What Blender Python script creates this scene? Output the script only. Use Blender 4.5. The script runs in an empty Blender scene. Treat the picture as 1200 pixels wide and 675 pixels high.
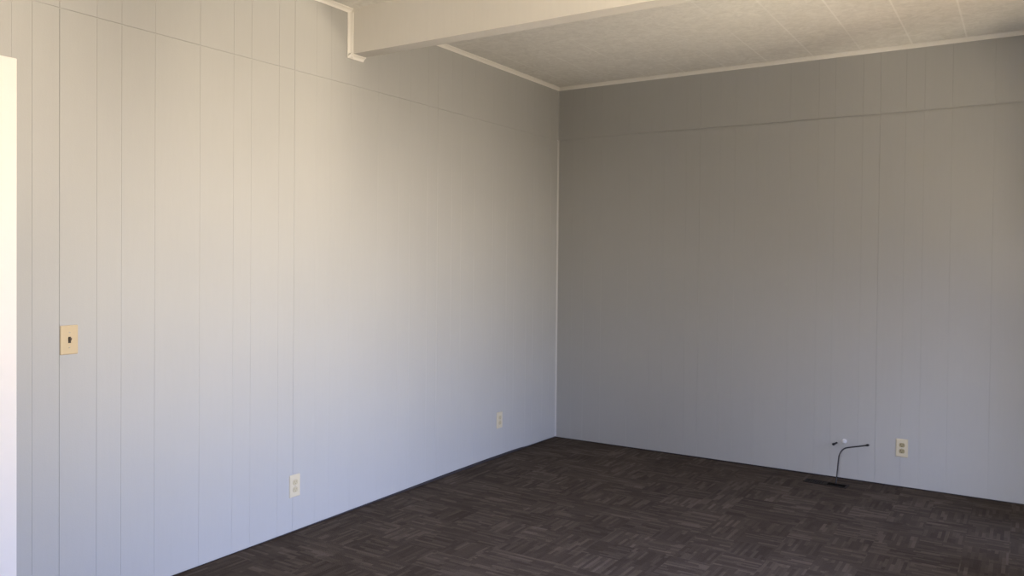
import bpy, bmesh, math
from mathutils import Vector, Matrix, Quaternion

sc = bpy.context.scene
COL = sc.collection
PI = math.pi

# ------------------------------------------------------------------ materials
def new_mat(name):
    m = bpy.data.materials.new(name); m.use_nodes = True
    nt = m.node_tree
    return m, nt, nt.nodes['Principled BSDF']

def N(nt, typ, **kw):
    n = nt.nodes.new(typ)
    for k, v in kw.items(): setattr(n, k, v)
    return n

def math_node(nt, op, a, b=None, c=None):
    n = nt.nodes.new('ShaderNodeMath'); n.operation = op
    for i, v in enumerate((a, b, c)):
        if v is None: continue
        if hasattr(v, 'links') or hasattr(v, 'is_linked'): nt.links.new(v, n.inputs[i])
        else: n.inputs[i].default_value = v
    return n.outputs[0]

def mix_col(nt, fac, a, b):
    n = nt.nodes.new('ShaderNodeMix'); n.data_type = 'RGBA'
    if hasattr(fac, 'is_linked'): nt.links.new(fac, n.inputs[0])
    else: n.inputs[0].default_value = fac
    for i, v in ((6, a), (7, b)):
        if hasattr(v, 'is_linked'): nt.links.new(v, n.inputs[i])
        else: n.inputs[i].default_value = (*v, 1)
    return n.outputs[2]

def plain(name, col, rough=.5, spec=.5, metal=0., var=.06, scale=40.):
    """painted / moulded surface with a slight procedural mottling"""
    m, nt, b = new_mat(name)
    tc = N(nt, 'ShaderNodeTexCoord')
    no = N(nt, 'ShaderNodeTexNoise'); no.inputs['Scale'].default_value = scale; no.inputs['Detail'].default_value = 3
    nt.links.new(tc.outputs['Object'], no.inputs['Vector'])
    c2 = tuple(max(0, c * (1 - var)) for c in col)
    nt.links.new(mix_col(nt, no.outputs['Fac'], col, c2), b.inputs['Base Color'])
    b.inputs['Roughness'].default_value = rough
    b.inputs['Specular IOR Level'].default_value = spec
    b.inputs['Metallic'].default_value = metal
    return m

def paint(name, col, rough=.5, bump=.12):
    """rolled wall paint over wood panelling: faint blotches and orange-peel"""
    m, nt, b = new_mat(name)
    g = N(nt, 'ShaderNodeNewGeometry')
    big = N(nt, 'ShaderNodeTexNoise'); big.inputs['Scale'].default_value = 2.2; big.inputs['Detail'].default_value = 4
    nt.links.new(g.outputs['Position'], big.inputs['Vector'])
    mp = N(nt, 'ShaderNodeMapping'); mp.inputs['Scale'].default_value = (70, 70, 6)
    nt.links.new(g.outputs['Position'], mp.inputs['Vector'])
    gr = N(nt, 'ShaderNodeTexNoise'); gr.inputs['Scale'].default_value = 1.; gr.inputs['Detail'].default_value = 3
    nt.links.new(mp.outputs[0], gr.inputs['Vector'])
    c1 = mix_col(nt, big.outputs['Fac'], tuple(c * 1.03 for c in col), tuple(c * .97 for c in col))
    c2 = mix_col(nt, math_node(nt, 'MULTIPLY', gr.outputs['Fac'], .10), c1, tuple(c * .6 for c in col))
    nt.links.new(c2, b.inputs['Base Color'])
    b.inputs['Roughness'].default_value = rough
    b.inputs['Specular IOR Level'].default_value = .35
    fine = N(nt, 'ShaderNodeTexNoise'); fine.inputs['Scale'].default_value = 160
    nt.links.new(g.outputs['Position'], fine.inputs['Vector'])
    bp = N(nt, 'ShaderNodeBump'); bp.inputs['Strength'].default_value = bump; bp.inputs['Distance'].default_value = .002
    nt.links.new(fine.outputs['Fac'], bp.inputs['Height']); nt.links.new(bp.outputs[0], b.inputs['Normal'])
    return m

def ceiling_mat():
    m, nt, b = new_mat('ceiling_tile')
    g = N(nt, 'ShaderNodeNewGeometry')
    sx = N(nt, 'ShaderNodeSeparateXYZ'); nt.links.new(g.outputs['Position'], sx.inputs[0])
    # marbled texture of the tiles
    w = N(nt, 'ShaderNodeTexNoise'); w.inputs['Scale'].default_value = 9; w.inputs['Detail'].default_value = 5; w.inputs['Distortion'].default_value = 2.2
    nt.links.new(g.outputs['Position'], w.inputs['Vector'])
    w2 = N(nt, 'ShaderNodeTexNoise'); w2.inputs['Scale'].default_value = 34; w2.inputs['Detail'].default_value = 4; w2.inputs['Distortion'].default_value = 1.2
    nt.links.new(g.outputs['Position'], w2.inputs['Vector'])
    f = math_node(nt, 'ADD', math_node(nt, 'MULTIPLY', w.outputs['Fac'], .55), math_node(nt, 'MULTIPLY', w2.outputs['Fac'], .45))
    r = N(nt, 'ShaderNodeMapRange'); r.inputs[1].default_value = .36; r.inputs[2].default_value = .64
    nt.links.new(f, r.inputs[0])
    base = mix_col(nt, r.outputs[0], (.74, .73, .69), (.86, .85, .81))
    # tile joints with bevel highlights painted in as pale lines, 0.305 m apart
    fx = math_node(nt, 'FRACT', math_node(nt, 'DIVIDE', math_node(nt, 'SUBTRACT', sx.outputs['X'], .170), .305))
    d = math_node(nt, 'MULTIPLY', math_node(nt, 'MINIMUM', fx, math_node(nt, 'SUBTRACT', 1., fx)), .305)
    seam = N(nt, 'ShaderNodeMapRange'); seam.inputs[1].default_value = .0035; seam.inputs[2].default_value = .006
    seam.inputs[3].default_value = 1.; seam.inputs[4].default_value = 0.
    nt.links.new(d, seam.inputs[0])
    # the painted highlights fade in and out along the joints
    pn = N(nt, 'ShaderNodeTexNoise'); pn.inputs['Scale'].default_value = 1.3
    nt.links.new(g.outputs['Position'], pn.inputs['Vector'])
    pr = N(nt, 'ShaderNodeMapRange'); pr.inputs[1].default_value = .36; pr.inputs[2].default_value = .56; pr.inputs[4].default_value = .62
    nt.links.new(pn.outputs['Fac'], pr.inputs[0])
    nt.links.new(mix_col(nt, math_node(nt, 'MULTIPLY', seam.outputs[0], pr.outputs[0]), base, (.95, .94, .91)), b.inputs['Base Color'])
    b.inputs['Roughness'].default_value = .8; b.inputs['Specular IOR Level'].default_value = .2
    bp = N(nt, 'ShaderNodeBump'); bp.inputs['Strength'].default_value = .25; bp.inputs['Distance'].default_value = .003
    nt.links.new(f, bp.inputs['Height']); nt.links.new(bp.outputs[0], b.inputs['Normal'])
    return m

def carpet_mat():
    """brown loop carpet: quarter-turned blocks of short stripes"""
    m, nt, b = new_mat('carpet')
    g = N(nt, 'ShaderNodeNewGeometry')
    s = N(nt, 'ShaderNodeSeparateXYZ'); nt.links.new(g.outputs['Position'], s.inputs[0])
    X, Y = s.outputs['X'], s.outputs['Y']
    T = .2
    def cellvec(a, bb, z=0.):
        c = N(nt, 'ShaderNodeCombineXYZ')
        for i, v in enumerate((a, bb, z)):
            if hasattr(v, 'is_linked'): nt.links.new(v, c.inputs[i])
            else: c.inputs[i].default_value = v
        return c.outputs[0]
    def white(vec):
        w = N(nt, 'ShaderNodeTexWhiteNoise', noise_dimensions='3D'); nt.links.new(vec, w.inputs['Vector']); return w.outputs['Value']
    ix = math_node(nt, 'FLOOR', math_node(nt, 'DIVIDE', X, T)); iy = math_node(nt, 'FLOOR', math_node(nt, 'DIVIDE', Y, T))
    rnd = white(cellvec(ix, iy, 3.3))
    chk = math_node(nt, 'MODULO', math_node(nt, 'ABSOLUTE', math_node(nt, 'ADD', ix, iy)), 2.)
    flip = math_node(nt, 'GREATER_THAN', rnd, .74)
    ori = math_node(nt, 'ABSOLUTE', math_node(nt, 'SUBTRACT', chk, flip))      # 0: stripes along x, 1: along y
    inv = math_node(nt, 'SUBTRACT', 1., ori)
    across = math_node(nt, 'ADD', math_node(nt, 'MULTIPLY', Y, inv), math_node(nt, 'MULTIPLY', X, ori))
    along = math_node(nt, 'ADD', math_node(nt, 'MULTIPLY', X, inv), math_node(nt, 'MULTIPLY', Y, ori))
    def stripes(wd, ln, sd):
        k = math_node(nt, 'FLOOR', math_node(nt, 'DIVIDE', across, wd))
        off = math_node(nt, 'MULTIPLY', white(cellvec(k, ori, sd)), 5.)
        j = math_node(nt, 'FLOOR', math_node(nt, 'ADD', math_node(nt, 'DIVIDE', along, ln), off))
        return white(cellvec(k, j, math_node(nt, 'ADD', ori, sd)))
    a1, a2 = stripes(.0167, .12, 1.7), stripes(.04, .2, 7.1)
    blk = white(cellvec(ix, iy, 9.9))
    v = math_node(nt, 'ADD', math_node(nt, 'ADD', math_node(nt, 'MULTIPLY', math_node(nt, 'POWER', a1, 1.8), .48), math_node(nt, 'MULTIPLY', a2, .25)), math_node(nt, 'MULTIPLY', blk, .2))
    # loops of the pile
    mp = N(nt, 'ShaderNodeMapping'); mp.inputs['Scale'].default_value = (210, 210, 210); nt.links.new(g.outputs['Position'], mp.inputs['Vector'])
    vo = N(nt, 'ShaderNodeTexVoronoi'); nt.links.new(mp.outputs[0], vo.inputs['Vector']); vo.inputs['Scale'].default_value = 1
    v = math_node(nt, 'SUBTRACT', v, math_node(nt, 'MULTIPLY', vo.outputs['Distance'], .12))
    cr = N(nt, 'ShaderNodeValToRGB'); nt.links.new(v, cr.inputs[0])
    e = cr.color_ramp.elements
    e[0].position = 0.; e[0].color = (*CARPET[0], 1); e[1].position = .9; e[1].color = (*CARPET[2], 1)
    k = e.new(.4); k.color = (*CARPET[1], 1)
    nt.links.new(cr.outputs[0], b.inputs['Base Color'])
    b.inputs['Roughness'].default_value = .95; b.inputs['Specular IOR Level'].default_value = .1
    bp = N(nt, 'ShaderNodeBump'); bp.inputs['Strength'].default_value = .5; bp.inputs['Distance'].default_value = .003
    nt.links.new(vo.outputs['Distance'], bp.inputs['Height']); bp.invert = True
    nt.links.new(bp.outputs[0], b.inputs['Normal'])
    return m

def pane_mat():
    m, nt, b = new_mat('window_glass')
    nt.nodes.remove(b)
    out = nt.nodes['Material Output']
    t = N(nt, 'ShaderNodeBsdfTransparent'); t.inputs[0].default_value = (.97, .98, .97, 1)
    gl = N(nt, 'ShaderNodeBsdfGlossy'); gl.inputs['Roughness'].default_value = .02
    fr = N(nt, 'ShaderNodeFresnel'); fr.inputs[0].default_value = 1.25
    mx = N(nt, 'ShaderNodeMixShader')
    nt.links.new(fr.outputs[0], mx.inputs[0]); nt.links.new(t.outputs[0], mx.inputs[1]); nt.links.new(gl.outputs[0], mx.inputs[2])
    nt.links.new(mx.outputs[0], out.inputs['Surface'])
    return m

CARPET = ((.046, .035, .0255), (.070, .0545, .041), (.122, .099, .078))
M = dict(
    wall=paint('wall_paint_grey', (.416, .420, .410)),
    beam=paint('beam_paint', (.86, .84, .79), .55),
    underside=paint('beam_underside_shade', (.60, .585, .55), .55),
    backing=plain('dark_backing', (.03, .025, .025), .9),
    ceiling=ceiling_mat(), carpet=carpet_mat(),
    trim=plain('trim_white', (.85, .83, .78), .4, var=.04),
    corner=plain('corner_trim_paint', (.52, .52, .51), .4, var=.05),
    door=plain('door_white', (.80, .775, .75), .35, var=.02),
    ivory=plain('ivory_plastic', (.56, .46, .30), .18, var=.03),
    almond=plain('almond_plastic', (.60, .545, .40), .3, var=.03),
    tan=plain('tan_plastic', (.33, .28, .15), .35, var=.05),
    cream=plain('cream_receptacle', (.50, .445, .30), .35, var=.05),
    slot=plain('dark_slot', (.03, .025, .02), .8),
    toggle=plain('brown_toggle', (.10, .07, .045), .35),
    screw=plain('screw_metal', (.55, .50, .40), .35, metal=.8),
    black=plain('black_rubber', (.014, .014, .017), .45, var=.2),
    metal=plain('connector_metal', (.03, .03, .035), .35, metal=.6),
    white=plain('white_plastic', (.66, .66, .66), .3, var=.03),
    register=plain('register_brown', (.022, .018, .014), .8, .2, var=.15),
    dark=plain('duct_dark', (.004, .0035, .003), .9, .05),
    frame=plain('window_frame_white', (.82, .82, .80), .4, var=.03),
    brass=plain('brass', (.55, .42, .2), .3, metal=1.),
    glass=pane_mat(),
)

# ------------------------------------------------------------------ mesh helpers
def obj(name, bm, mats, parent=None, smooth=False):
    me = bpy.data.meshes.new(name)
    bmesh.ops.recalc_face_normals(bm, faces=bm.faces[:])
    bm.to_mesh(me); bm.free()
    for m in (mats if isinstance(mats, (list, tuple)) else [mats]): me.materials.append(m)
    if smooth:
        for p in me.polygons: p.use_smooth = True
    o = bpy.data.objects.new(name, me); COL.objects.link(o)
    if parent: o.parent = parent
    return o

def struct(o): o['kind'] = 'structure'; return o

def thing(name, label, cat, loc, rz=0., group=None):
    o = bpy.data.objects.new(name, None); COL.objects.link(o)
    o.empty_display_size = .05
    o.location = loc; o.rotation_euler = (0, 0, rz); o['label'] = label; o['category'] = cat
    if group: o['group'] = group
    return o

def box(bm, lo, hi, mi=0, bev=0., seg=2):
    v = [bm.verts.new((x, y, z)) for x in (lo[0], hi[0]) for y in (lo[1], hi[1]) for z in (lo[2], hi[2])]
    fs = [bm.faces.new([v[i] for i in q]) for q in ((0, 1, 3, 2), (4, 6, 7, 5), (0, 4, 5, 1), (2, 3, 7, 6), (0, 2, 6, 4), (1, 5, 7, 3))]
    for f in fs: f.material_index = mi
    if bev:
        es = list({e for f in fs for e in f.edges})
        bmesh.ops.bevel(bm, geom=es, offset=bev, segments=seg, profile=.5, affect='EDGES')
    return fs

def lathe(bm, prof, origin, axis, n=24, flip=None):
    """revolve (radius, height) pairs about axis through origin"""
    ax = Vector(axis).normalized(); q = Vector((0, 0, 1)).rotation_difference(ax); o = Vector(origin)
    rings = []
    for r, h in prof:
        if r < 1e-6: rings.append([bm.verts.new(o + ax * h)])
        else: rings.append([bm.verts.new(o + q @ Vector((r * math.cos(2 * PI * k / n), r * math.sin(2 * PI * k / n), h))) for k in range(n)])
    for a, b in zip(rings, rings[1:]):
        for k in range(n):
            vs = [a[k % len(a)], a[(k + 1) % len(a)], b[(k + 1) % len(b)], b[k % len(b)]]
            u = []
            for w in vs:
                if w not in u: u.append(w)
            if len(u) > 2: bm.faces.new(u)
    for rg in (rings[0], rings[-1]):
        if len(rg) > 2: bm.faces.new(rg)

def prism(bm, pts, y0, y1, bev=0.):
    """outline in the XZ plane, extruded from y0 to y1 (front is y1)"""
    a = [bm.verts.new((x, y0, z)) for x, z in pts]
    ins = bev
    b = [bm.verts.new((x, y1 + (ins if y1 < y0 else -ins), z)) for x, z in pts]
    cx = sum(p[0] for p in pts) / len(pts); cz = sum(p[1] for p in pts) / len(pts)
    n = len(pts)
    bm.faces.new(a)
    for k in range(n): bm.faces.new((a[k], a[(k + 1) % n], b[(k + 1) % n], b[k]))
    if bev:
        c = []
        for x, z in pts:
            d = Vector((x - cx, z - cz)); L = d.length
            d *= max(0, (L - bev)) / L
            c.append(bm.verts.new((cx + d.x, y1, cz + d.y)))
        for k in range(n): bm.faces.new((b[k], b[(k + 1) % n], c[(k + 1) % n], c[k]))
        bm.faces.new(c)
    else: bm.faces.new(b)

def tube(bm, pts, r, n=12):
    P = [Vector(p) for p in pts]
    # Catmull-Rom smoothing
    Q = []
    for i in range(len(P) - 1):
        p0, p1, p2, p3 = P[max(i - 1, 0)], P[i], P[i + 1], P[min(i + 2, len(P) - 1)]
        for s in range(6):
            t = s / 6
            Q.append(.5 * ((2 * p1) + (-p0 + p2) * t + (2 * p0 - 5 * p1 + 4 * p2 - p3) * t * t + (-p0 + 3 * p1 - 3 * p2 + p3) * t ** 3))
    Q.append(P[-1])
    rings = []; up = Vector((1, 0, 0))
    for i, p in enumerate(Q):
        d = (Q[min(i + 1, len(Q) - 1)] - Q[max(i - 1, 0)]).normalized()
        u = (up - d * up.dot(d)).normalized(); up = u; w = d.cross(u)
        rings.append([bm.verts.new(p + r * (u * math.cos(2 * PI * k / n) + w * math.sin(2 * PI * k / n))) for k in range(n)])
    for a, b in zip(rings, rings[1:]):
        for k in range(n): bm.faces.new((a[k], a[(k + 1) % n], b[(k + 1) % n], b[k]))
    bm.faces.new(rings[0]); bm.faces.new(rings[-1])

# ------------------------------------------------------------------ room dimensions (metres)
W, D, H = 4.2, 7.0, 2.869            # room: x 0..W, y -D..0
SEAM = 2.44                          # top of the full-height panel sheets
OFFS = (0., .153, .261, .417, .646, .834, .94, 1.115)     # grooves of one 1.22 m sheet

def groove_list(first_joint, u0, u1):
    g = []
    j = first_joint
    while j > u0: j -= 1.22
    while j < u1:
        for o in OFFS:
            if u0 + .01 < j + o < u1 - .01: g.append((j + o, o == 0.))
        j += 1.22
    return g

def panel_wall(name, u0, u1, joint, place, zbot, fade, sg):
    """V-grooved sheet panelling: place(u, n, z) -> xyz, n is the height above the wall plane"""
    bm = bmesh.new()
    prof = [(u0, 0.)]
    for u, jt in groove_list(joint, u0, u1):
        w, d = (.0021, .0028) if jt else (.0017, .0016)
        k = fade(u); w, d = w * (.6 + .4 * k), d * k
        prof += [(u - w, 0.), (u, -d), (u + w, 0.)]
    # extra stations so that the bottom edge can wander
    extra = [u0 + (u1 - u0) * k / 40 for k in range(1, 40)]
    have = [p[0] for p in prof]
    prof += [(e, 0.) for e in extra if min(abs(e - h) for h in have) > .01]
    prof += [(u1, 0.)]
    prof.sort()
    TH = -.007
    def band(zb, zt):
        fr = [(bm.verts.new(place(u, n, zb(u))), bm.verts.new(place(u, n, zt(u)))) for u, n in prof]
        bk = [(bm.verts.new(place(u, TH, zb(u))), bm.verts.new(place(u, TH, zt(u)))) for u, n in prof]
        for k in range(len(prof) - 1):
            bm.faces.new((fr[k][0], fr[k + 1][0], fr[k + 1][1], fr[k][1]))
            bm.faces.new((fr[k][0], bk[k][0], bk[k + 1][0], fr[k + 1][0]))
            bm.faces.new((fr[k][1], fr[k + 1][1], bk[k + 1][1], bk[k][1]))
            bm.faces.new((bk[k][0], bk[k][1], bk[k + 1][1], bk[k + 1][0]))
        for e in (0, -1): bm.faces.new((fr[e][0], fr[e][1], bk[e][1], bk[e][0]))
    band(zbot, lambda u: SEAM - sg + .0012 * math.sin(u * 2.3))
    band(lambda u: SEAM + sg + .0012 * math.sin(u * 2.3 + .4), lambda u: H)
    # paint-filled joint between the two rows of sheets
    q = [Vector(place(u0, -.0050, SEAM - .006)), Vector(place(u1, -.0068, SEAM + .006))]
    box(bm, [min(q[0][i], q[1][i]) for i in range(3)], [max(q[0][i], q[1][i]) for i in range(3)])
    # studs / backing board behind the sheets
    c = [Vector(place(u0, -.0075, 0)), Vector(place(u1, -.12, H))]
    lo = [min(c[0][i], c[1][i]) for i in range(3)]; hi = [max(c[0][i], c[1][i]) for i in range(3)]
    box(bm, lo, hi, 1)
    return struct(obj(name, bm, [M['wall'], M['backing']]))

def lerp_table(t, u):
    if u <= t[0][0]: return t[0][1]
    for (a, va), (b, vb) in zip(t, t[1:]):
        if u <= b: return va + (vb - va) * (u - a) / (b - a)
    return t[-1][1]

gapA = [(-4.2, .005), (-3.4, .006), (-2.6, .011), (-2.0, .016), (-1.5, .022), (-1.0, .024), (-.55, .021), (-.45, .013), (0, .009)]
gapB = [(0, .007), (1.2, .010), (2.2, .010), (3.0, .008), (4.2, .008)]
DOOR0, DOOR1 = -5.11, -4.30          # door opening in the left wall

panel_wall('wall_left', -4.215, 0, -4.036, lambda u, n, z: (n, u, z), lambda u: lerp_table(gapA, u), lambda u: 1. if u < -3.9 else .88 if u < -2.7 else .5, .0026)
panel_wall('wall_far', 0, W, -.014, lambda u, n, z: (u, -n, z), lambda u: lerp_table(gapB, u), lambda u: .62, .0045)

# rest of the left wall around the door, kept as its own piece of wall
bm = bmesh.new()
box(bm, (-.12, -D, 0), (0, DOOR0 - .02, H)); box(bm, (-.12, DOOR0 - .02, 2.125), (0, -4.2155, H)); box(bm, (-.12, DOOR1 + .02, 0), (-.004, -4.2155, 2.125))
struct(obj('wall_left_door_side', bm, M['wall']))

# window openings in the right wall (y from, y to, sill, head)
WINS = [(-4.9, -2.2, .55, 2.12), (-1.25, -.78, .50, 2.05)]
bm = bmesh.new()
ys = [-D] + [v for q in WINS for v in q[:2]] + [.12]
for k in range(0, len(ys), 2): box(bm, (W, ys[k], 0), (W + .12, ys[k + 1], H))
for y0, y1, z0, z1 in WINS:
    box(bm, (W, y0, 0), (W + .12, y1, z0)); box(bm, (W, y0, z1), (W + .12, y1, H))
struct(obj('wall_right', bm, M['wall']))
# window opening in the rear wall (x from, x to, sill, head)
RX0, RX1, RZ0, RZ1 = 2.55, 3.45, .55, 2.1
bm = bmesh.new()
box(bm, (-.12, -D - .12, 0), (RX0, -D, H)); box(bm, (RX1, -D - .12, 0), (W + .12, -D, H))
box(bm, (RX0, -D - .12, 0), (RX1, -D, RZ0)); box(bm, (RX0, -D - .12, RZ1), (RX1, -D, H))
struct(obj('wall_rear', bm, M['wall']))
bm = bmesh.new(); box(bm, (-.12, -D - .12, -.1), (W + .12, .12, 0)); struct(obj('floor', bm, M['carpet']))
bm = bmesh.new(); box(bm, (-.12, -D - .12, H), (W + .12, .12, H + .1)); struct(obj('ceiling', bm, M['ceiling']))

# windows
fw = .05
for n, (y0, y1, z0, z1) in enumerate(WINS):
    bm = bmesh.new()
    for a, b in (((y0, z0), (y0 + fw, z1)), ((y1 - fw, z0), (y1, z1)), ((y0 + fw, z0), (y1 - fw, z0 + fw)), ((y0 + fw, z1 - fw), (y1 - fw, z1))):
        box(bm, (W + .02, a[0], a[1]), (W + .09, b[0], b[1]))
    win = struct(obj('window_%d' % (n + 1), bm, M['frame']))
    for k in ((1, 2) if y1 - y0 > 2 else ()):
        yc = y0 + (y1 - y0) * k / 3
        bm = bmesh.new(); box(bm, (W + .03, yc - .03, z0 + fw), (W + .08, yc + .03, z1 - fw)); obj('mullion', bm, M['frame'], win)
    bm = bmesh.new(); box(bm, (W - .03, y0 - .03, z0 - .03), (W + .02, y1 + .03, z0)); obj('window_sill', bm, M['frame'], win)
    bm = bmesh.new(); box(bm, (W + .052, y0 + .01, z0 + .01), (W + .056, y1 - .01, z1 - .01)); obj('pane', bm, M['glass'], win)

bm = bmesh.new()
for a, b in (((RX0, RZ0), (RX0 + fw, RZ1)), ((RX1 - fw, RZ0), (RX1, RZ1)), ((RX0 + fw, RZ0), (RX1 - fw, RZ0 + fw)), ((RX0 + fw, RZ1 - fw), (RX1 - fw, RZ1))):
    box(bm, (a[0], -D - .09, a[1]), (b[0], -D - .02, b[1]))
win = struct(obj('window_3', bm, M['frame']))
bm = bmesh.new(); box(bm, (RX0 - .03, -D - .02, RZ0 - .03), (RX1 + .03, -D + .03, RZ0)); obj('window_sill', bm, M['frame'], win)
bm = bmesh.new(); box(bm, (RX0 + .01, -D - .056, RZ0 + .01), (RX1 - .01, -D - .052, RZ1 - .01)); obj('pane', bm, M['glass'], win)

# ceiling beam
BY0, BY1, BZ = -2.408, -2.308, 2.615
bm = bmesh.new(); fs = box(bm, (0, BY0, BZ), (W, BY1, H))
fs[4].material_index = 1                # shade under the beam is put into this darker second colour
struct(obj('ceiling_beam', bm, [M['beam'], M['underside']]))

# small cove trims -------------------------------------------------
def cove(name, p0, p1, na, nb, s, mat):
    """inside-corner moulding from p0 to p1; na, nb are the two directions away from the corner"""
    p0, p1, na, nb = map(Vector, (p0, p1, na, nb))
    pr = [(0, 0), (s, 0), (s, s * .16), (s * .62, s * .36), (s * .36, s * .62), (s * .16, s), (0, s)]
    bm = bmesh.new()
    a = [bm.verts.new(p0 + na * u + nb * v) for u, v in pr]; b = [bm.verts.new(p1 + na * u + nb * v) for u, v in pr]
    n = len(pr)
    for k in range(n): bm.faces.new((a[k], a[(k + 1) % n], b[(k + 1) % n], b[k]))
    bm.faces.new(a); bm.faces.new(b)
    o = struct(obj(name, bm, mat)); return o

T = .024
e = .0004
cove('trim_1', (e, BY1, H - e), (e, -T * .2, H - e), (1, 0, 0), (0, 0, -1), T, M['trim'])                 # left wall, beyond the beam
cove('trim_2', (T * .2, -e, H - e), (W, -e, H - e), (0, -1, 0), (0, 0, -1), T, M['trim'])                # far wall
cove('trim_3', (e, -D, H - e), (e, BY0 - e, H - e), (1, 0, 0), (0, 0, -1), T, M['trim'])                 # left wall, before the beam
cove('trim_4', (e, BY0 - e, BZ - T), (e, BY0 - e, H - T * .9), (1, 0, 0), (0, -1, 0), T, M['trim'])      # down the beam face
cove('trim_5', (e, BY0 - T * .9, BZ - e), (e, BY1 + .004, BZ - e), (1, 0, 0), (0, 0, -1), T, M['trim'])  # under the beam
cove('trim_6', (e, -e, .012), (e, -e, SEAM), (1, 0, 0), (0, -1, 0), .010, M['corner'])                   # room corner
cove('trim_7', (e, -e, SEAM), (e, -e, H - T), (1, 0, 0), (0, -1, 0), .007, M['wall'])

# door in the left wall: white casing, slab and knob ----------------
bm = bmesh.new()
CW = .095
box(bm, (.0005, DOOR1, .004), (.02, DOOR1 + CW, 2.20), bev=.003)
door = struct(obj('door_1', bm, M['door']))
bm = bmesh.new(); box(bm, (.0005, DOOR0 - CW, .004), (.02, DOOR0, 2.20), bev=.003); obj('door_casing', bm, M['door'], door)
bm = bmesh.new(); box(bm, (.0005, DOOR0, 2.105), (.02, DOOR1, 2.20), bev=.003); obj('door_casing', bm, M['door'], door)
bm = bmesh.new()
box(bm, (-.075, DOOR0 + .003, .008), (-.035, DOOR1 - .003, 2.10), bev=.002)
for zc0, zc1 in ((.25, .95), (1.15, 1.95)):
    for k in (0, 1):
        yy = DOOR0 + .11 + k * .32
        box(bm, (-.036, yy, zc0), (-.030, yy + .27, zc1), bev=.003)
obj('door_slab', bm, M['door'], door)
bm = bmesh.new()
lathe(bm, [(.032, 0), (.032, .006), (.012, .010), (.011, .03), (.02, .036), (.027, .048), (.024, .060), (0, .064)], (-.034, DOOR0 + .07, .98), (1, 0, 0))
obj('door_knob', bm, M['brass'], door, True)

# ------------------------------------------------------------------ wall plates (local: x across, -y out of the wall, z up)
PW, PH = .072, .118
def plate_bm(holes=None):
    bm = bmesh.new()
    def rr(w, h, r, y):
        vs = []
        for cx, cz, a0 in ((w / 2 - r, h / 2 - r, 0), (-w / 2 + r, h / 2 - r, PI / 2), (-w / 2 + r, -h / 2 + r, PI), (w / 2 - r, -h / 2 + r, 1.5 * PI)):
            for k in range(4):
                a = a0 + PI / 2 * k / 3
                vs.append(bm.verts.new((cx + r * math.cos(a), y, cz + r * math.sin(a))))
        return vs
    rings = [rr(PW, PH, .004, -.0005), rr(PW, PH, .004, -.0030), rr(PW - .003, PH - .003, .0035, -.0052), rr(PW - .009, PH - .009, .003, -.0064)]
    for a, b in zip(rings, rings[1:]):
        for k in range(16): bm.faces.new((a[k], a[(k + 1) % 16], b[(k + 1) % 16], b[k]))
    bm.faces.new(rings[0]); bm.faces.new(rings[-1])
    return bm

def screw(root, z):
    bm = bmesh.new(); lathe(bm, [(.0032, 0), (.0032, .0006), (.0022, .0013), (0, .0015)], (0, -.0064, z), (0, -1, 0), 14)
    s = obj('screw', bm, M['screw'], root, False)
    bm = bmesh.new(); box(bm, (-.0024, -.0081, z - .0004), (.0024, -.0078, z + .0004)); obj('screw_slot', bm, M['slot'], s)

def switch(name, label, loc, rz):
    t = thing(name, label, 'light switch', loc, rz)
    obj('switch_plate', plate_bm(), M['ivory'], t)
    bm = bmesh.new(); box(bm, (-.0055, -.0069, -.0125), (.0055, -.0064, .0125)); obj('toggle_slot', bm, M['slot'], t)
    bm = bmesh.new()
    v = [(-.004, -.0069, -.007), (.004, -.0069, -.007), (.004, -.0069, .004), (-.004, -.0069, .004),
         (-.0033, -.019, .003), (.0033, -.019, .003), (.0033, -.0185, .010), (-.0033, -.0185, .010)]
    vs = [bm.verts.new(p) for p in v]
    for q in ((0, 1, 2, 3), (4, 5, 6, 7), (0, 1, 5, 4), (1, 2, 6, 5), (2, 3, 7, 6), (3, 0, 4, 7)): bm.faces.new([vs[i] for i in q])
    bmesh.ops.bevel(bm, geom=bm.edges[:], offset=.0007, segments=2, affect='EDGES')
    obj('toggle', bm, M['toggle'], t)
    screw(t, .030); screw(t, -.030)
    return t

def outlet(label, loc, rz, plate, face, deep):
    t = thing('wall_outlet', label, 'outlet', loc, rz, 'duplex outlets low on the walls')
    obj('outlet_plate', plate_bm(), plate, t)
    for s in (1, -1):
        zc = s * .0195
        pts = []
        for k in range(28):
            a = 2 * PI * k / 28
            x, z = .0172 * math.cos(a), .0172 * math.sin(a)
            pts.append((x, zc + max(-.0138, min(.0138, z))))
        bm = bmesh.new(); prism(bm, pts, -.0064, -.0086, .0008)
        r = obj('receptacle', bm, face, t)
        for sx, hh in ((-.0064, .0042), (.0064, .0034)):
            bm = bmesh.new(); box(bm, (sx - .0011, -.0089, zc + .003 - hh), (sx + .0011, -.0086, zc + .003 + hh)); obj('slot', bm, deep, r)
        bm = bmesh.new()
        prism(bm, [(.0026 * math.cos(a), zc - .0078 + .0026 * math.sin(a)) for a in [2 * PI * k / 14 for k in range(14)]], -.0086, -.0089); obj('ground_hole', bm, deep, r)
    screw(t, 0)
    return t

switch('light_switch', 'ivory toggle light switch plate on the left wall near the white door casing', (0, -3.998, 1.116), PI / 2)
outlet('almond outlet plate on the left wall, nearest the door and camera', (0, -2.804, .249), PI / 2, M['almond'], M['cream'], M['tan'])
outlet('small almond outlet plate on the left wall, close to the room corner', (0, -.839, .279), PI / 2, M['almond'], M['cream'], M['tan'])
outlet('almond outlet plate with brown sockets on the far wall, right of the black cable', (2.588, 0, .259), 0, M['almond'], M['tan'], M['slot'])

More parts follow.
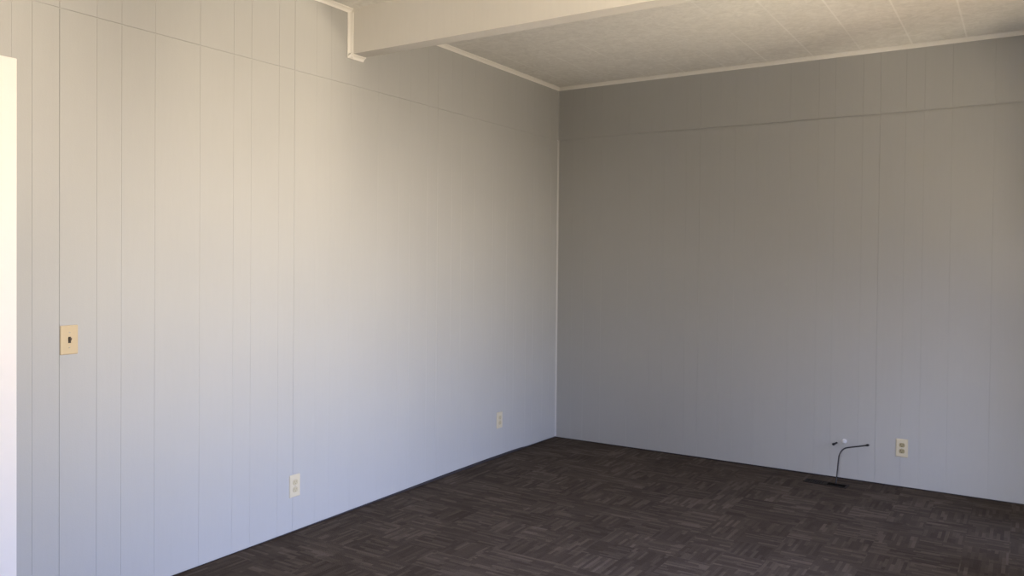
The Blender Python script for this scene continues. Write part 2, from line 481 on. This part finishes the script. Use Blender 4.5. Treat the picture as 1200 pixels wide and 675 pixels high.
# ------------------------------------------------------------------ floor register, cable, stub and cap by the far wall
t = thing('floor_register', 'dark brown floor register set in the carpet by the far wall, under the cable', 'floor vent', (2.158, -.185, 0), math.radians(-4))
RW, RD = .275, .088
bm = bmesh.new()
ow, od, z0, z1 = RW / 2, RD / 2, .0005, .005
box(bm, (-ow, -od, z0), (ow, -od + .014, z1), bev=.0012); box(bm, (-ow, od - .014, z0), (ow, od, z1), bev=.0012)
box(bm, (-ow, -od + .014, z0), (-ow + .014, od - .014, z1), bev=.0012); box(bm, (ow - .014, -od + .014, z0), (ow, od - .014, z1), bev=.0012)
box(bm, (-.008, -od + .014, z0), (.008, od - .014, z1), bev=.0012)
obj('register_frame', bm, M['register'], t)
bm = bmesh.new(); box(bm, (-ow + .01, -od + .01, .0003), (ow - .01, od - .01, .0008)); obj('duct_opening', bm, M['dark'], t)
for side, mt in ((-1, M['register']), (1, M['dark'])):
    for k in range(8):
        xc = side * (.008 + (k + .5) * (ow - .022) / 8)
        bm = bmesh.new()
        w = .0042 if side < 0 else .0022
        box(bm, (xc - w, -od + .0145, .0012), (xc + w, od - .0145, .0036)); obj('louver', bm, mt, t)

t = thing('coaxial_cable', 'black coaxial cable rising from the floor register and bending right before the far wall', 'cable', (2.217, -.170, .005))
base = Vector((2.217, -.170, .005))
CAB = [(2.217, -.170, .0068), (2.217, -.150, .035), (2.2165, -.120, .085), (2.217, -.100, .135), (2.2205, -.090, .176), (2.233, -.085, .207), (2.253, -.080, .227), (2.290, -.078, .239), (2.340, -.076, .251), (2.380, -.075, .262)]
bm = bmesh.new(); tube(bm, [Vector(p) - base for p in CAB], .0042); obj('cable_jacket', bm, M['black'], t, True)
bm = bmesh.new()
d = (Vector(CAB[-1]) - Vector(CAB[-2])).normalized()
lathe(bm, [(.0055, 0), (.0055, .006), (.0078, .0062), (.0078, .017), (.0062, .0175), (.0062, .021), (.0015, .0212), (.0012, .027), (0, .0272)], Vector(CAB[-1]) - base, d, 6)
obj('connector', bm, M['metal'], t)

t = thing('cable_stub', 'short black cable end poking out of the far wall, left of the white plug', 'cable', (2.184, 0, .240))
bm = bmesh.new(); tube(bm, [(.004, -.0006, .001), (.0, -.014, 0), (-.007, -.030, -.003)], .0058); obj('cable_jacket', bm, M['black'], t, True)
bm = bmesh.new(); lathe(bm, [(.0078, 0), (.0085, .004), (.0085, .014), (.005, .016), (0, .0162)], (-.0065, -.028, -.0026), (-.4, -1, -.15), 12); obj('connector', bm, M['metal'], t)

t = thing('pipe_plug', 'round white plastic plug on the far wall, above the bend of the black cable', 'plug', (2.236, 0, .257))
bm = bmesh.new(); lathe(bm, [(.016, .0), (.016, .003), (.0125, .0045), (.012, .006)], (0, 0, 0), (0, -1, 0)); obj('flange', bm, M['white'], t, False)
bm = bmesh.new(); lathe(bm, [(.0115, .0062), (.0118, .020), (.0105, .026), (.007, .030), (0, .0315)], (0, 0, 0), (0, -1, 0)); obj('dome', bm, M['white'], t, True)

# ------------------------------------------------------------------ daylight: sky above, sunlit ground below the horizon
ELEV = [(-90, (1.3, .94, .60)), (-46, (1.6, 1.2, .81)), (-34, (.7, .55, .40)), (-24, (.26, .21, .165)), (-15, (.5, .40, .31)), (-8, (1.07, .89, .70)), (0, (1.14, .99, .91)), (8, (.68, .71, .87)), (20, (.62, .71, 1.2)), (90, (.35, .44, .75))]
AZ_GROUND = [(-135, .2), (-105, .3), (-90, .68), (-82, .4), (-74, .12), (-58, .15), (-47, .08), (-30, .36), (-17, 1.02), (-10, 1.2), (2, 1.1), (10, .6), (22, .3), (40, .2), (90, .1)]
CEIL_FILL = 1.08        # added bright patch outside, throws fill light on beam and ceiling
WALL_FILL = 4.0       # added bright patch outside, lights the upper left wall through the smaller side window
AZ_SKY = [(-135, .3), (-105, .6), (-90, 3.4), (-82, 2.), (-74, .2), (-60, .2), (-47, .15), (-33, .75), (-18, 1.22), (-4, 1.2), (8, .7), (22, .35), (40, .25), (90, .2)]
STRENGTH = 26.
# brightness by direction is shaped to steer window light onto walls, beam and ceiling
w = bpy.data.worlds.new('daylight'); sc.world = w; w.use_nodes = True
nt = w.node_tree; bg = nt.nodes['Background']
tc = N(nt, 'ShaderNodeTexCoord'); s = N(nt, 'ShaderNodeSeparateXYZ'); nt.links.new(tc.outputs['Generated'], s.inputs[0])
az = math_node(nt, 'MULTIPLY', math_node(nt, 'ARCTAN2', s.outputs['Y'], s.outputs['X']), 180 / PI)
el = math_node(nt, 'MULTIPLY', math_node(nt, 'ARCSINE', s.outputs['Z']), 180 / PI)
def curve(v, lo, hi, pts):
    """piecewise-linear brightness or colour over an angle in degrees"""
    r = N(nt, 'ShaderNodeMapRange'); r.inputs[1].default_value = lo; r.inputs[2].default_value = hi
    nt.links.new(v, r.inputs[0])
    c = N(nt, 'ShaderNodeValToRGB'); nt.links.new(r.outputs[0], c.inputs[0])
    e = c.color_ramp.elements
    P = [((a - lo) / (hi - lo), (col if isinstance(col, tuple) else (col,) * 3)) for a, col in pts]
    e[0].position, e[0].color = P[0][0], (*P[0][1], 1); e[1].position, e[1].color = P[-1][0], (*P[-1][1], 1)
    for p, col in P[1:-1]: k = e.new(p); k.color = (*col, 1)
    return c.outputs[0]
col = curve(el, -90, 90, ELEV)
azi_g, azi_s = curve(az, -135, 90, AZ_GROUND), curve(az, -135, 90, AZ_SKY)
up = N(nt, 'ShaderNodeMapRange'); up.inputs[1].default_value = 0; up.inputs[2].default_value = 12; nt.links.new(el, up.inputs[0])
azi = mix_col(nt, up.outputs[0], azi_g, azi_s)
mu = N(nt, 'ShaderNodeMix'); mu.data_type = 'RGBA'; mu.blend_type = 'MULTIPLY'; mu.inputs[0].default_value = 1
nt.links.new(col, mu.inputs[6]); nt.links.new(azi, mu.inputs[7])
def bump_range(v, a, b, c, d):
    up_ = N(nt, 'ShaderNodeMapRange', interpolation_type='SMOOTHSTEP'); up_.inputs[1].default_value = a; up_.inputs[2].default_value = b
    dn_ = N(nt, 'ShaderNodeMapRange', interpolation_type='SMOOTHSTEP'); dn_.inputs[1].default_value = c; dn_.inputs[2].default_value = d
    dn_.inputs[3].default_value = 1; dn_.inputs[4].default_value = 0
    nt.links.new(v, up_.inputs[0]); nt.links.new(v, dn_.inputs[0])
    return math_node(nt, 'MULTIPLY', up_.outputs[0], dn_.outputs[0])
patch = math_node(nt, 'MULTIPLY', bump_range(az, 17, 21, 29, 34), bump_range(el, -29, -24, -13, -9))
ad = N(nt, 'ShaderNodeMix'); ad.data_type = 'RGBA'; ad.blend_type = 'ADD'
nt.links.new(patch, ad.inputs[0]); nt.links.new(mu.outputs[2], ad.inputs[6]); ad.inputs[7].default_value = (WALL_FILL, WALL_FILL * .82, WALL_FILL * .64, 1)
ceil_fill = math_node(nt, 'MULTIPLY', bump_range(az, -52, -42, -26, -18), bump_range(el, -60, -46, -26, -17))
ad2 = N(nt, 'ShaderNodeMix'); ad2.data_type = 'RGBA'; ad2.blend_type = 'ADD'
nt.links.new(ceil_fill, ad2.inputs[0]); nt.links.new(ad.outputs[2], ad2.inputs[6]); ad2.inputs[7].default_value = (CEIL_FILL, CEIL_FILL * .83, CEIL_FILL * .62, 1)
nt.links.new(ad2.outputs[2], bg.inputs['Color']); bg.inputs['Strength'].default_value = STRENGTH
def portal(w, h, loc, rot):
    li = bpy.data.lights.new('window_portal', 'AREA'); li.shape = 'RECTANGLE'; li.size = w; li.size_y = h
    li.cycles.is_portal = True
    lo = bpy.data.objects.new('window_portal', li); COL.objects.link(lo); lo.location = loc; lo.rotation_euler = rot
for y0, y1, z0, z1 in WINS:
    portal(z1 - z0, y1 - y0, (W + .118, (y0 + y1) / 2, (z0 + z1) / 2), (0, PI / 2, 0))
portal(RX1 - RX0, RZ1 - RZ0, ((RX0 + RX1) / 2, -D - .118, (RZ0 + RZ1) / 2), (PI / 2, 0, 0))

# ------------------------------------------------------------------ camera
yaw, pit, rol, F, cx, cy, cz, shy = .569397, -.015196, .00969, 942.136, 3.251963, -5.764009, 1.453206, -17.79
f = Vector((-math.sin(yaw) * math.cos(pit), math.cos(yaw) * math.cos(pit), math.sin(pit)))
r0 = Vector((math.cos(yaw), math.sin(yaw), 0)); u0 = r0.cross(f)
rr_ = r0 * math.cos(rol) + u0 * math.sin(rol); uu = -r0 * math.sin(rol) + u0 * math.cos(rol)
cam = bpy.data.cameras.new('camera'); co = bpy.data.objects.new('camera', cam); COL.objects.link(co)
m = Matrix((rr_, uu, -f)).transposed().to_4x4(); m.translation = (cx, cy, cz); co.matrix_world = m
cam.sensor_fit = 'HORIZONTAL'; cam.sensor_width = 36; cam.lens = F * 36 / 1200; cam.shift_y = shy / 1200
cam.clip_start = .05
sc.camera = co

vs = sc.view_settings
sc.display_settings.display_device = 'sRGB'
vs.view_transform = 'Standard'; vs.look = 'None'; vs.gamma = 1; vs.use_curve_mapping = False
vs.exposure = -.04
sc.cycles.use_denoising = True
sc.cycles.max_bounces = 14; sc.cycles.diffuse_bounces = 8
